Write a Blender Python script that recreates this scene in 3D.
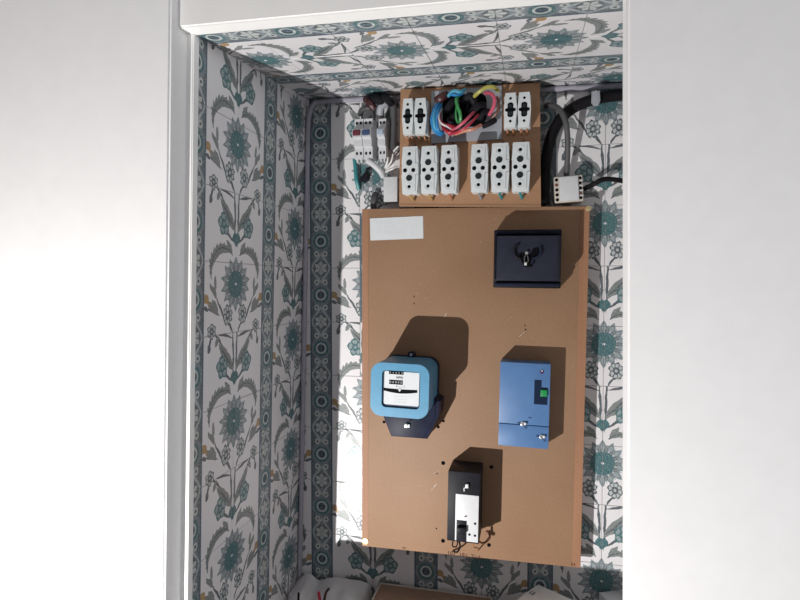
import bpy, bmesh, math, random
from mathutils import Vector, Matrix
random.seed(7)
for o in list(bpy.data.objects): bpy.data.objects.remove(o)
scene = bpy.context.scene
COL = scene.collection
T = 0.15                      # one wall tile = 15 cm; plan coordinates below are in tiles
Z0 = 1.5                      # height of the tile row taken as zero
def W(X, Y, Z): return Vector((X*T, Y*T, Z0 + Z*T))

# ------------------------------------------------------------------ camera
CX, CY, CZ, YAW, PIT, ROL, FPX = 3.77115, -9.53999, -0.31537, 0.231789, 0.027584, -0.000573, 542.88
fw = Vector((-math.sin(YAW)*math.cos(PIT), math.cos(YAW)*math.cos(PIT), -math.sin(PIT)))
r0 = Vector((math.cos(YAW), math.sin(YAW), 0)); u0 = r0.cross(fw)
rt = r0*math.cos(ROL) + u0*math.sin(ROL); up = u0*math.cos(ROL) - r0*math.sin(ROL)
cam_d = bpy.data.cameras.new('camera'); cam = bpy.data.objects.new('camera', cam_d); COL.objects.link(cam)
cam_d.sensor_width = 36; cam_d.lens = FPX/800*36; cam_d.clip_start = 0.02
cam.matrix_world = Matrix(((rt.x, up.x, -fw.x, CX*T), (rt.y, up.y, -fw.y, CY*T), (rt.z, up.z, -fw.z, Z0+CZ*T), (0, 0, 0, 1)))
scene.camera = cam
def at(x, y, Y):              # plan point (tiles) seen at pixel x, y on the plane of depth Y
    d = fw + rt*((x-400)/FPX) + up*((300-y)/FPX)
    t = (Y - CY)/d.y
    return Vector((CX, CY, CZ)) + d*t

# ------------------------------------------------------------------ light
world = bpy.data.worlds.new('world'); scene.world = world; world.use_nodes = True
bg = world.node_tree.nodes['Background']
bg.inputs[0].default_value = (1.0, 0.93, 0.95, 1); bg.inputs[1].default_value = 0.18
lamp_d = bpy.data.lights.new('work_lamp', 'POINT'); lamp = bpy.data.objects.new('work_lamp', lamp_d); COL.objects.link(lamp)
lamp.location = W(-1.595, -8.643, -6.845)
lamp_d.energy = 108; lamp_d.shadow_soft_size = 0.005; lamp_d.color = (1.0, 0.975, 0.95)
fill_d = bpy.data.lights.new('right_fill', 'AREA'); fill = bpy.data.objects.new('right_fill', fill_d); COL.objects.link(fill)
fill_d.shape = 'RECTANGLE'; fill_d.size = 1.2; fill_d.size_y = 1.5; fill_d.energy = 17; fill_d.color = (0.90, 0.95, 1.0)   # unseen soft light added far to the right to brighten the left wall
fill.location = W(18, -11.5, .5); fill.rotation_euler = (Vector((W(-.3, -2, -1) - W(18, -11.5, .5))).to_track_quat('-Z', 'Y')).to_euler()
vs = scene.view_settings
vs.view_transform = 'Standard'; vs.look = 'None'; vs.gamma = 1.0; vs.use_curve_mapping = False; vs.exposure = 0.0

# ------------------------------------------------------------------ materials
MATS = {}
def mat(name, col, rough=0.5, metal=0.0, noise=0.0, nscale=40.0, bump=0.0, spec=0.5, col2=None, coat=0.0):
    if name in MATS: return MATS[name]
    m = bpy.data.materials.new(name); m.use_nodes = True
    nt = m.node_tree; b = nt.nodes['Principled BSDF']
    b.inputs['Roughness'].default_value = rough; b.inputs['Metallic'].default_value = metal
    b.inputs['Specular IOR Level'].default_value = spec
    b.inputs['Coat Weight'].default_value = coat
    c = (*col, 1)
    if noise or col2 or bump:
        tc = nt.nodes.new('ShaderNodeTexCoord'); n = nt.nodes.new('ShaderNodeTexNoise')
        n.inputs['Scale'].default_value = nscale; n.inputs['Detail'].default_value = 5
        nt.links.new(tc.outputs['Object'], n.inputs['Vector'])
        if noise or col2:
            r = nt.nodes.new('ShaderNodeValToRGB')
            lo = tuple(max(0, v*(1-noise)) for v in col) if not col2 else col
            hi = tuple(min(1, v*(1+noise)) for v in col) if not col2 else col2
            r.color_ramp.elements[0].color = (*lo, 1); r.color_ramp.elements[0].position = 0.3
            r.color_ramp.elements[1].color = (*hi, 1); r.color_ramp.elements[1].position = 0.7
            nt.links.new(n.outputs['Fac'], r.inputs['Fac']); nt.links.new(r.outputs['Color'], b.inputs['Base Color'])
        else: b.inputs['Base Color'].default_value = c
        if bump:
            bp = nt.nodes.new('ShaderNodeBump'); bp.inputs['Strength'].default_value = bump; bp.inputs['Distance'].default_value = 0.002
            nt.links.new(n.outputs['Fac'], bp.inputs['Height']); nt.links.new(bp.outputs['Normal'], b.inputs['Normal'])
    else: b.inputs['Base Color'].default_value = c
    MATS[name] = m
    return m

class NB:                      # small helper to write shader maths
    def __init__(s, nt): s.nt = nt
    def put(s, sock, v):
        if isinstance(v, (int, float)): sock.default_value = v
        elif isinstance(v, tuple): sock.default_value = v
        else: s.nt.links.new(v, sock)
    def m(s, op, a, b=None, c=None):
        n = s.nt.nodes.new('ShaderNodeMath'); n.operation = op
        for i, v in enumerate((a, b, c)):
            if v is not None: s.put(n.inputs[i], v)
        return n.outputs[0]
    def xyz(s, x, y): 
        n = s.nt.nodes.new('ShaderNodeCombineXYZ'); s.put(n.inputs[0], x); s.put(n.inputs[1], y); return n.outputs[0]
    def sep(s, v):
        n = s.nt.nodes.new('ShaderNodeSeparateXYZ'); s.put(n.inputs[0], v); return n.outputs[0], n.outputs[1]
    def length(s, v):
        n = s.nt.nodes.new('ShaderNodeVectorMath'); n.operation = 'LENGTH'; s.put(n.inputs[0], v); return n.outputs['Value']
    def frame(s, P, cx, cy, sx, sy, rot=0.0):
        n = s.nt.nodes.new('ShaderNodeMapping'); n.vector_type = 'TEXTURE'
        n.inputs['Location'].default_value = (cx, cy, 0); n.inputs['Rotation'].default_value = (0, 0, math.radians(rot))
        n.inputs['Scale'].default_value = (sx, sy, 1); s.put(n.inputs['Vector'], P); return n.outputs[0]
    def ell(s, P, cx, cy, rx, ry=None, rot=0.0):
        return s.m('LESS_THAN', s.length(s.frame(P, cx, cy, rx, ry or rx, rot)), 1.0)
    def lens(s, P, x0, y0, x1, y1, w):        # pointed leaf or stem between two points
        L = math.hypot(x1-x0, y1-y0)/2
        x, y = s.sep(s.frame(P, (x0+x1)/2, (y0+y1)/2, L, w, math.degrees(math.atan2(y1-y0, x1-x0))))
        return s.m('LESS_THAN', s.m('MULTIPLY_ADD', x, x, s.m('ABSOLUTE', y)), 1.0)
    def mx(s, *a):
        r = a[0]
        for k in a[1:]: r = s.m('MAXIMUM', r, k)
        return r
    def band(s, v, lo, hi): return s.m('MULTIPLY', s.m('GREATER_THAN', v, lo), s.m('LESS_THAN', v, hi))
    def mix(s, base, mask, col, fac=1.0):
        n = s.nt.nodes.new('ShaderNodeMix'); n.data_type = 'RGBA'
        s.put(n.inputs[0], s.m('MULTIPLY', mask, fac) if fac != 1.0 else mask)
        s.put(n.inputs[6], base if not isinstance(base, tuple) else (*base, 1)); s.put(n.inputs[7], col if not isinstance(col, tuple) else (*col, 1))
        return n.outputs[2]

def tile_material():
    m = bpy.data.materials.new('printed_floral_tile'); m.use_nodes = True
    nt = m.node_tree; b = nt.nodes['Principled BSDF']; N = NB(nt)
    uv = nt.nodes.new('ShaderNodeUVMap'); uv.uv_map = 'print'
    nz = nt.nodes.new('ShaderNodeTexNoise'); nz.inputs['Scale'].default_value = 7; nz.inputs['Detail'].default_value = 2
    nt.links.new(uv.outputs[0], nz.inputs['Vector'])
    nx, ny = N.sep(nz.outputs['Color'])
    U, V = N.sep(uv.outputs[0])
    u = N.m('ABSOLUTE', U)
    u2 = N.m('MULTIPLY_ADD', N.m('SUBTRACT', nx, 0.5), 0.05, u); v2 = N.m('MULTIPLY_ADD', N.m('SUBTRACT', ny, 0.5), 0.05, V)
    P = N.xyz(u2, v2)
    WHITE = (0.79, 0.775, 0.79); TEAL = (0.055, 0.15, 0.165); PETAL = (0.21, 0.265, 0.29); LEAF = (0.215, 0.24, 0.235)
    DARK = (0.095, 0.115, 0.13); PALE = (0.50, 0.54, 0.545); OCHRE = (0.42, 0.27, 0.12); PINK = (0.42, 0.22, 0.2)
    col = WHITE
    # stems and small leaves
    stems = N.mx(N.lens(P, .03, .50, .06, 1.45, .022), N.lens(P, .05, 1.28, .20, 1.50, .02), N.lens(P, .05, -.72, .20, -.50, .02),
                 N.lens(P, .04, 1.22, .56, 1.34, .022), N.lens(P, .30, 1.12, .60, 1.38, .02), N.lens(P, .04, .58, .34, .80, .022),
                 N.lens(P, .62, 1.32, .67, 1.10, .016), N.lens(P, .22, -.62, .52, -.14, .02), N.lens(P, .40, -.44, .72, -.32, .02),
                 N.lens(P, .12, -.33, .16, -.12, .016))
    col = N.mix(col, stems, DARK)
    leaves = N.mx(N.lens(P, .02, .74, .43, 1.18, .085), N.lens(P, .44, -.42, .74, -.22, .055), N.lens(P, .46, -.40, .60, -.20, .05),
                  N.lens(P, .50, -.20, .60, -.02, .04), N.lens(P, .52, -.10, .54, .12, .03), N.lens(P, .10, .44, .26, .62, .05),
                  N.lens(P, .42, 1.28, .52, 1.14, .04), N.lens(P, .58, -.12, .66, .02, .03))
    col = N.mix(col, leaves, LEAF)
    col = N.mix(col, N.mx(N.lens(P, .05, .78, .40, 1.14, .018), N.ell(P, .665, 1.12, .035, .06)), DARK)
    # feathered arching leaf
    fx, fy = N.sep(N.frame(P, .31, .17, 1, 1))
    fr = N.m('SQRT', N.m('MULTIPLY_ADD', fx, fx, N.m('MULTIPLY', fy, fy))); fa = N.m('ARCTAN2', fy, fx)
    saw = N.m('FRACT', N.m('MULTIPLY', fa, 4.4))
    taper = N.m('SINE', N.m('MULTIPLY', N.m('ADD', fa, 0.32), 1.18))
    outer = N.m('MULTIPLY_ADD', taper, N.m('MULTIPLY_ADD', saw, 0.05, 0.05), 0.33)
    inner = N.m('MULTIPLY_ADD', taper, -0.075, 0.33)
    inarc = N.band(fa, -0.30, 2.30)
    feather = N.m('MULTIPLY', inarc, N.m('MULTIPLY', N.m('LESS_THAN', fr, outer), N.m('GREATER_THAN', fr, inner)))
    col = N.mix(col, feather, LEAF)
    col = N.mix(col, N.m('MULTIPLY', inarc, N.band(fr, .325, .342)), DARK)
    # sunflower
    for cy in (0.0,):
        sx, sy = N.sep(N.frame(P, 0, cy, 1, 1))
        r = N.m('SQRT', N.m('MULTIPLY_ADD', sx, sx, N.m('MULTIPLY', sy, sy))); a = N.m('ARCTAN2', sy, sx)
        tri = N.m('PINGPONG', N.m('MULTIPLY', a, 7/math.pi*1.0), 0.5)          # 14 petals round the flower
        tri2 = N.m('PINGPONG', N.m('MULTIPLY_ADD', a, 7/math.pi, 0.5), 0.5)
        out1 = N.m('LESS_THAN', r, N.m('MULTIPLY_ADD', tri, 0.26, 0.27))
        out2 = N.m('LESS_THAN', r, N.m('MULTIPLY_ADD', tri2, 0.22, 0.20))
        in1 = N.m('MULTIPLY', N.m('LESS_THAN', r, N.m('MULTIPLY_ADD', tri, 0.30, 0.20)), N.m('GREATER_THAN', tri, 0.16))
        col = N.mix(col, out1, PETAL); col = N.mix(col, N.m('MULTIPLY', N.m('LESS_THAN', tri, 0.07), N.band(r, .2, .33)), PALE)
        col = N.mix(col, N.m('MULTIPLY', in1, N.band(r, .24, .33)), PALE, 0.35)
        col = N.mix(col, out2, DARK, 0.6)
        col = N.mix(col, N.m('MULTIPLY', N.m('LESS_THAN', r, N.m('MULTIPLY_ADD', tri, .06, .185)), 1.0), TEAL)
        col = N.mix(col, N.m('MULTIPLY', N.band(r, .20, .235), N.m('GREATER_THAN', tri, .36)), PALE)
        col = N.mix(col, N.m('LESS_THAN', r, .022), WHITE)
    # smaller flowers
    def rosette(cx, cy, rx, ry, rot, n, c0, c1):
        f = N.frame(P, cx, cy, rx, ry, rot); L = N.length(f); x, y = N.sep(f); a = N.m('ARCTAN2', y, x)
        t = N.m('PINGPONG', N.m('MULTIPLY', a, n/(2*math.pi)), 0.5)
        R = N.m('MULTIPLY_ADD', t, 0.45, 0.8)
        nonlocal col
        col = N.mix(col, N.m('LESS_THAN', L, R), c0)
        col = N.mix(col, N.m('MULTIPLY', N.band(L, .42, .78), N.m('GREATER_THAN', t, .13)), c1)
        col = N.mix(col, N.m('LESS_THAN', L, .16), c1)
    for d in (0, -2):
        rosette(.60, 1.36+d, .11, .11, 0, 6, DARK, PALE)
    rosette(.20, 1.56-2, .13, .155, 8, 8, DARK, PALE)
    rosette(.33, .83, .15, .17, -25, 5, TEAL, (.28, .35, .36))
    heart = N.mx(N.ell(P, .045, .665, .055, .075, 20), N.lens(P, 0, .52, 0, .72, .06))
    col = N.mix(col, heart, TEAL)
    # ochre / pink sprigs beside the border
    og = N.mx(N.ell(P, .745, -.20, .055, .065), N.lens(P, .66, -.30, .78, -.14, .03))
    col = N.mix(col, og, OCHRE); col = N.mix(col, N.lens(P, .68, -.36, .80, -.30, .03), DARK)
    # border strip
    B = N.xyz(N.m('SUBTRACT', u, 1.0), N.m('SUBTRACT', N.m('FRACT', N.m('SUBTRACT', V, 0.3)), 0.5))   # dark eye at 0, tile joint at +-0.5
    bx, by = N.sep(B); ax = N.m('ABSOLUTE', bx); ay = N.m('ABSOLUTE', by)
    B2 = N.xyz(ax, ay)
    inb = N.m('GREATER_THAN', u, .785)
    bc = (0.19, 0.235, 0.26)
    bd = N.m('ABSOLUTE', N.m('SUBTRACT', N.m('MULTIPLY_ADD', ax, 1.45, N.m('SUBTRACT', .5, ay)), .27))
    bcol = N.mix(bc, N.m('LESS_THAN', bd, .03), PALE, .8)
    bcol = N.mix(bcol, N.m('LESS_THAN', N.length(N.frame(B2, .20, .25, .085, .16)), 1.0), DARK, .7)
    bcol = N.mix(bcol, N.ell(B2, .085, .235, .05, .055), (.5, .54, .53))
    bcol = N.mix(bcol, N.ell(B2, .085, .235, .022, .022), DARK)
    bcol = N.mix(bcol, N.ell(B, 0, 0, .15, .15), TEAL)
    bcol = N.mix(bcol, N.ell(B, 0, 0, .105, .105), (.5, .54, .53))
    bcol = N.mix(bcol, N.ell(B, 0, 0, .072, .072), (.035, .075, .10))
    # white rosette over the joint
    q = N.frame(B2, 0, .5, 1, 1); qx, qy = N.sep(q); qr = N.length(q); qa = N.m('ARCTAN2', qy, qx)
    qt = N.m('PINGPONG', N.m('MULTIPLY', qa, 3/math.pi), 0.5)
    bcol = N.mix(bcol, N.m('LESS_THAN', qr, .15), DARK, .75)
    bcol = N.mix(bcol, N.m('MULTIPLY', N.m('LESS_THAN', qr, N.m('MULTIPLY_ADD', qt, .10, .085)), N.m('GREATER_THAN', qt, .09)), (.5, .54, .53))
    bcol = N.mix(bcol, N.m('LESS_THAN', u, .815), (.06, .115, .16))
    col = N.mix(col, inb, bcol)
    st = nt.nodes.new('ShaderNodeTexNoise'); st.inputs['Scale'].default_value = 34; st.inputs['Detail'].default_value = 3; st.inputs['Roughness'].default_value = .7
    nt.links.new(uv.outputs[0], st.inputs['Vector'])
    sf = N.m('MINIMUM', N.m('MAXIMUM', N.m('MULTIPLY_ADD', st.outputs['Fac'], 4.0, -1.95), 0.0), 1.0)
    col = N.mix(col, sf, WHITE, .34)                 # hand-painted, uneven print
    nt.links.new(col, b.inputs['Base Color'])
    b.inputs['Roughness'].default_value = 0.32; b.inputs['Specular IOR Level'].default_value = 0.4
    return m
TILE = tile_material()

def board_material(name, base, dark, fleck=True, grain=(1, 1, 1)):
    m = bpy.data.materials.new(name); m.use_nodes = True; nt = m.node_tree; b = nt.nodes['Principled BSDF']; N = NB(nt)
    tc = nt.nodes.new('ShaderNodeTexCoord')
    mp = nt.nodes.new('ShaderNodeMapping'); mp.inputs['Scale'].default_value = grain; nt.links.new(tc.outputs['Object'], mp.inputs['Vector'])
    n1 = nt.nodes.new('ShaderNodeTexNoise'); n1.inputs['Scale'].default_value = 5; n1.inputs['Detail'].default_value = 6
    n2 = nt.nodes.new('ShaderNodeTexNoise'); n2.inputs['Scale'].default_value = 180; n2.inputs['Detail'].default_value = 4
    for n in (n1, n2): nt.links.new(mp.outputs[0], n.inputs['Vector'])
    f = N.m('MULTIPLY_ADD', n2.outputs['Fac'], .5, N.m('MULTIPLY', n1.outputs['Fac'], .7))
    f = N.m('MULTIPLY_ADD', f, 1.8, -.6)
    f = N.m('MINIMUM', N.m('MAXIMUM', f, 0.0), 1.0)
    col = N.mix(dark, f, base)
    if fleck:
        n3 = nt.nodes.new('ShaderNodeTexNoise'); n3.inputs['Scale'].default_value = 90; n3.inputs['Detail'].default_value = 2
        nt.links.new(tc.outputs['Object'], n3.inputs['Vector'])
        n4 = nt.nodes.new('ShaderNodeTexNoise'); n4.inputs['Scale'].default_value = 6; nt.links.new(tc.outputs['Object'], n4.inputs['Vector'])
        col = N.mix(col, N.m('MULTIPLY', N.m('GREATER_THAN', n3.outputs['Fac'], .725), N.m('GREATER_THAN', n4.outputs['Fac'], .55)), (.55, .42, .33), .6)
    nt.links.new(col, b.inputs['Base Color']); b.inputs['Roughness'].default_value = .55; b.inputs['Specular IOR Level'].default_value = .3
    MATS[name] = m
    return m
HARD = board_material('hardboard', (0.35, 0.212, 0.128), (0.27, 0.155, 0.088))
EDGE = board_material('board_edge', (0.40, 0.215, 0.125), (0.30, 0.145, 0.08), False, (6, 6, .6))
PLY = board_material('plywood', (0.45, 0.265, 0.155), (0.33, 0.175, 0.095), False, (1, 1, 5))
CARD = board_material('cardboard', (0.36, 0.24, 0.17), (0.30, 0.19, 0.13), False)

GROUT = mat('grout', (.30, .29, .29), .9, noise=.15, nscale=60)
PAINT = mat('white_gloss_paint', (.90, .90, .885), .4, noise=.02, nscale=20)
PLASTER = mat('white_plaster', (.88, .88, .88), .8, noise=.015, nscale=30)
CERAM = mat('white_ceramic', (.70, .74, .75), .35, noise=.04, nscale=80)
WPLAS = mat('white_plastic', (.66, .67, .69), .45, noise=.03, nscale=60)
HOLE = mat('black_hole', (.006, .006, .008), .9, spec=.03)
DHOLE = mat('dark_socket', (.022, .030, .034), .7, spec=.1)
BLACK = mat('black_plastic', (.014, .014, .019), .45, noise=.2, nscale=50, spec=.14)
NAVY = mat('navy_bakelite', (.024, .027, .044), .42, noise=.15, nscale=40, spec=.2)
NAVY2 = mat('glossy_dark_cover', (.018, .022, .042), .36, noise=.3, nscale=25, spec=.07)
MBLUE = mat('meter_blue', (.085, .29, .47), .38, noise=.05, nscale=60)
BBLUE = mat('box_blue', (.085, .195, .41), .42, noise=.06, nscale=25)
DBLUE = mat('dark_blue_recess', (.010, .020, .05), .6, spec=.1)
GREEN = mat('green_button', (.01, .28, .07), .4)
PURPLE = mat('purple_led', (.05, .01, .08), .3)
METAL = mat('bright_metal', (.75, .75, .76), .3, metal=.85)
BRASS = mat('brass', (.78, .62, .36), .35, metal=.7)
LEAD = mat('lead_seal', (.72, .72, .74), .4, metal=.2)
PAPER = mat('paper', (.68, .71, .73), .7, noise=.02, nscale=90)
FAINT = mat('faint_print', (.60, .62, .64), .7)
INK = mat('black_ink', (.008, .008, .010), .8, spec=.05)
RUST = mat('red_brown_ink', (.07, .015, .012), .8)
GPLAS = mat('grey_plastic', (.36, .38, .42), .45, noise=.05, nscale=50)
GCABLE = mat('grey_cable', (.085, .085, .09), .5, noise=.08, nscale=40)
LCABLE = mat('lavender_cable', (.38, .37, .44), .45, noise=.08, nscale=40)
BCABLE = mat('black_cable', (.010, .009, .011), .55, noise=.3, nscale=40, spec=.12)
DARKM = mat('dark_insulation', (.014, .013, .017), .6, noise=.3, nscale=60, spec=.15)
WIRE = {k: mat(k+'_wire', c, .4) for k, c in dict(blue=(.03, .25, .58), red=(.50, .03, .06), green=(.06, .33, .10), yellow=(.45, .42, .10),
        pink=(.60, .10, .16), orange=(.62, .27, .18), brown=(.16, .06, .035), teal=(.04, .25, .27), white=(.75, .75, .74), grey=(.28, .28, .3), cyan=(.08, .38, .55), copper=(.45, .20, .10), gold=(.45, .28, .10), darkred=(.06, .016, .016)).items()}

# ------------------------------------------------------------------ mesh helpers (metres; local x right, y into the wall, z up)
def box(bm, x0, x1, y0, y1, z0, z1, bev=0.0, seg=2):
    r = bmesh.ops.create_cube(bm, size=1.0)
    vs_ = r['verts']
    for v in vs_: v.co = Vector(((x0+x1)/2 + v.co.x*(x1-x0), (y0+y1)/2 + v.co.y*(y1-y0), (z0+z1)/2 + v.co.z*(z1-z0)))
    if bev:
        es = list({e for v in vs_ for e in v.link_edges})
        bmesh.ops.bevel(bm, geom=es, offset=bev, segments=seg, affect='EDGES', profile=.6)
    return bm
def prism(bm, pts, y0, y1, bev=0.0, seg=2, shrink=1.0, front_only=True):   # outline in x, z pushed from y1 (rear) to y0 (front)
    c = Vector((sum(p[0] for p in pts)/len(pts), 0, sum(p[1] for p in pts)/len(pts)))
    f = [bm.verts.new((c.x+(p[0]-c.x)*shrink, y0, c.z+(p[1]-c.z)*shrink)) for p in pts]
    b = [bm.verts.new((p[0], y1, p[1])) for p in pts]
    n = len(pts)
    area = sum(pts[i][0]*pts[(i+1)%n][1]-pts[(i+1)%n][0]*pts[i][1] for i in range(n))
    ff = bm.faces.new(f if area > 0 else f[::-1]); bm.faces.new(b[::-1] if area > 0 else b)
    for i in range(n):
        q = [f[i], b[i], b[(i+1) % n], f[(i+1) % n]]
        bm.faces.new(q if area > 0 else q[::-1])
    if bev: bmesh.ops.bevel(bm, geom=list(ff.edges), offset=bev, segments=seg, affect='EDGES', profile=.6)
    return bm
def rrect(w, h, r, n=6, cx=0, cz=0):
    pts = []
    for sx, sz, a0 in ((1, 1, 0), (-1, 1, 90), (-1, -1, 180), (1, -1, 270)):
        for k in range(n+1):
            a = math.radians(a0 + 90*k/n); pts.append((cx+sx*(w/2-r)+r*math.cos(a), cz+sz*(h/2-r)+r*math.sin(a)))
    return pts
def disc(bm, cx, cz, r, y0, y1, n=14, bev=0.0):
    return prism(bm, [(cx+r*math.cos(2*math.pi*k/n), cz+r*math.sin(2*math.pi*k/n)) for k in range(n)], y0, y1, bev)
def frame_ring(bm, outer, inner, y0, y1):
    n = len(outer)
    V = [[bm.verts.new((p[0], y, p[1])) for p in ring] for ring in (outer, inner) for y in (y0, y1)]
    of, ob, i_f, ib = V
    for k in range(n):
        j = (k+1) % n
        for q in ((of[k], ob[k], ob[j], of[j]), (i_f[j], ib[j], ib[k], i_f[k]), (of[k], of[j], i_f[j], i_f[k]), (ob[j], ob[k], ib[k], ib[j])): bm.faces.new(q)
    return bm
def smooth_path(pts, n=8):
    pts = [Vector(p) for p in pts]; out = []
    for i in range(len(pts)-1):
        p0 = pts[max(i-1, 0)]; p1 = pts[i]; p2 = pts[i+1]; p3 = pts[min(i+2, len(pts)-1)]
        for k in range(n):
            t = k/n
            out.append(.5*((2*p1)+(-p0+p2)*t+(2*p0-5*p1+4*p2-p3)*t*t+(-p0+3*p1-3*p2+p3)*t**3))
    out.append(pts[-1]); return out
def tube(bm, pts, r, n=10, sm=6, taper=None):
    path = smooth_path(pts, sm) if sm else [Vector(p) for p in pts]
    prev = None; rings = []
    ref = Vector((0.3, 1, 0.2)).normalized()
    for i, p in enumerate(path):
        d = (path[min(i+1, len(path)-1)] - path[max(i-1, 0)]).normalized()
        if prev is None: a = d.cross(ref); a = a.normalized() if a.length > 1e-4 else d.orthogonal().normalized()
        else:
            a = prev - d*prev.dot(d); a.normalize()
        prev = a; b = d.cross(a)
        rr = r if taper is None else r*(1+(taper-1)*i/(len(path)-1))
        rings.append([bm.verts.new(p + (a*math.cos(2*math.pi*k/n) + b*math.sin(2*math.pi*k/n))*rr) for k in range(n)])
    for i in range(len(rings)-1):
        for k in range(n):
            bm.faces.new((rings[i][k], rings[i][(k+1) % n], rings[i+1][(k+1) % n], rings[i+1][k]))
    bm.faces.new(rings[0][::-1]); bm.faces.new(rings[-1])
    return bm
def mesh_of(name, bm, m, smooth=None):
    bmesh.ops.recalc_face_normals(bm, faces=bm.faces[:])
    me = bpy.data.meshes.new(name); bm.to_mesh(me); bm.free()
    if m: me.materials.append(m)
    if smooth:
        for p in me.polygons: p.use_smooth = True
        me.set_sharp_from_angle(angle=math.radians(smooth))
    return me
def obj(name, bm, m, parent=None, loc=None, smooth=35):
    me = mesh_of(name, bm, m, smooth); o = bpy.data.objects.new(name, me); COL.objects.link(o)
    if parent: o.parent = parent
    if loc is not None: o.location = loc
    return o
def tag(o, label, cat, group=None):
    o['label'] = label; o['category'] = cat
    if group: o['group'] = group
    return o
def thing(name, label, cat, loc, ry=0.0, group=None):
    e = bpy.data.objects.new(name, None); COL.objects.link(e); e.empty_display_size = .03
    e.location = loc; e.rotation_euler = (0, ry, 0)
    return tag(e, label, cat, group)
def struct(o): o['kind'] = 'structure'; return o
def B(): return bmesh.new()
def text_mesh(name, s, size, m, parent, x, y, z, align='CENTER', ry=0.0, flat=False):
    c = bpy.data.curves.new(name, 'FONT'); c.body = s; c.size = size; c.align_x = align; c.align_y = 'CENTER'; c.extrude = .0002
    t = bpy.data.objects.new(name+'_src', c); COL.objects.link(t)
    dg = bpy.context.evaluated_depsgraph_get(); me = bpy.data.meshes.new_from_object(t.evaluated_get(dg)); me.name = name
    bpy.data.objects.remove(t); me.materials.clear(); me.materials.append(m)
    if not flat: me.transform(Matrix.Rotation(math.pi/2, 4, 'X'))
    o = bpy.data.objects.new(name, me); COL.objects.link(o); o.parent = parent; o.location = (x, y, z); o.rotation_euler = (0, ry, 0)
    return o

# ------------------------------------------------------------------ the niche: tiled walls and soffit
LEAN = 0.0260864; XC = 0.342062
def wall_frame(name, O, A, Bv, a0, a1, b0, b1, thick=.05):
    """slab of grout whose front is just behind the tile faces; local x = A, y = B, z = outward"""
    A = Vector(A).normalized(); Bv = Vector(Bv); Bv = (Bv - A*Bv.dot(A)).normalized(); Nn = A.cross(Bv)
    bm = B(); box(bm, a0*T, a1*T, b0*T, b1*T, -thick, -.0012)
    o = obj(name, bm, GROUT, smooth=None); struct(o)
    M = Matrix((A, Bv, Nn)).transposed().to_4x4(); M.translation = W(*O); o.matrix_world = M
    return o
TM = {}
def tile_mesh(w, h, u0, u1, v0, v1):
    key = tuple(round(k, 3) for k in (w, h, u0, u1, v0, v1))
    if key in TM: return TM[key]
    g = .0006; c = .0008
    bm = B(); uvl = bm.loops.layers.uv.new('print')
    x0, x1, y0, y1 = g, w*T-g, g, h*T-g
    f = [bm.verts.new(p) for p in ((x0+c, y0+c, 0), (x1-c, y0+c, 0), (x1-c, y1-c, 0), (x0+c, y1-c, 0))]
    e = [bm.verts.new(p) for p in ((x0, y0, -c), (x1, y0, -c), (x1, y1, -c), (x0, y1, -c))]
    d = [bm.verts.new(p) for p in ((x0, y0, -.008), (x1, y0, -.008), (x1, y1, -.008), (x0, y1, -.008))]
    bm.faces.new(f); bm.faces.new(d[::-1])
    for k in range(4):
        j = (k+1) % 4
        bm.faces.new((e[k], e[j], f[j], f[k])); bm.faces.new((d[k], d[j], e[j], e[k]))
    for fc in bm.faces:
        for l in fc.loops: l[uvl].uv = (u0+(u1-u0)*l.vert.co.x/(w*T), v0+(v1-v0)*l.vert.co.y/(h*T))
    me = bpy.data.meshes.new('tile'); bm.to_mesh(me); bm.free(); me.materials.append(TILE)
    TM[key] = me
    return me
def lay(wall, a0, a1, b0, b1, parity, skip=None, extra=None):
    def put(x0, x1, y0, y1, u0, u1, v0, v1):
        if x1-x0 < .02 or y1-y0 < .02: return
        o = bpy.data.objects.new('tile', tile_mesh(x1-x0, y1-y0, u0, u1, v0, v1)); COL.objects.link(o)
        o.parent = wall; o.location = (x0*T, y0*T, random.uniform(-.0002, .0002)); o.rotation_euler = (random.uniform(-.0012, .0012), random.uniform(-.0012, .0012), 0)
    for i in range(math.floor(a0), math.ceil(a1)):
        fl = i+1 if i % 2 == 0 else i
        for j in range(math.floor(b0), math.ceil(b1)):
            x0, x1, y0, y1 = max(i, a0), min(i+1, a1), max(j, b0), min(j+1, b1)
            vb = (-.7 if (j - parity(fl)) % 2 == 0 else .3) - j
            if skip and skip(i, j):           # a cut tile and a narrow make-up piece beside the board
                cut = .765
                put(x0, i+cut, y0, y1, x0-fl, i+cut-fl, y0+vb, y1+vb)
                bord = j in (-1, 0)
                s = .785 if bord else .0
                put(i+cut, x1, y0, y1, s, s+(x1-i-cut), y0+vb, y1+vb)
            else: put(x0, x1, y0, y1, x0-fl, x1-fl, y0+vb, y1+vb)
FLOOR_Z = -6.6
wb = wall_frame('wall_back', (0, 0, 0), (1, 0, 0), (0, 0, 1), -.6, 5.7, -7.0, 3.4)
lay(wb, -.55, 5.5, -6.58, 3.18, lambda f: -1 if f == 1 else 0, skip=lambda i, j: i == 0 and j >= -2)
wl = wall_frame('wall_left', (-XC, -1.43, 0), (0, 1, 0), (LEAN, 0, 1), -2.08, 1.6, -7.0, 3.3)
lay(wl, -2.06, 1.42, -6.58, 3.2, lambda f: -1 if f == -1 else 0)
SX, SY, S0 = -0.028395, 0.099409, 3.12631
def soffit(X, Y): return S0 + SX*X + SY*Y
ws = wall_frame('ceiling', (.4, -1.35, soffit(.4, -1.35)), (0, 1, SY), (1, 0, SX), -2.2, 1.45, -1.0, 5.3)
lay(ws, -2.17, 1.34, -.85, 5.05, lambda f: 1 if f == -1 else 0)
wr = wall_frame('wall_right', (5.5, 0, 0), (0, -1, 0), (0, 0, 1), 0, 3.55, -7.0, 3.1)
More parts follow.
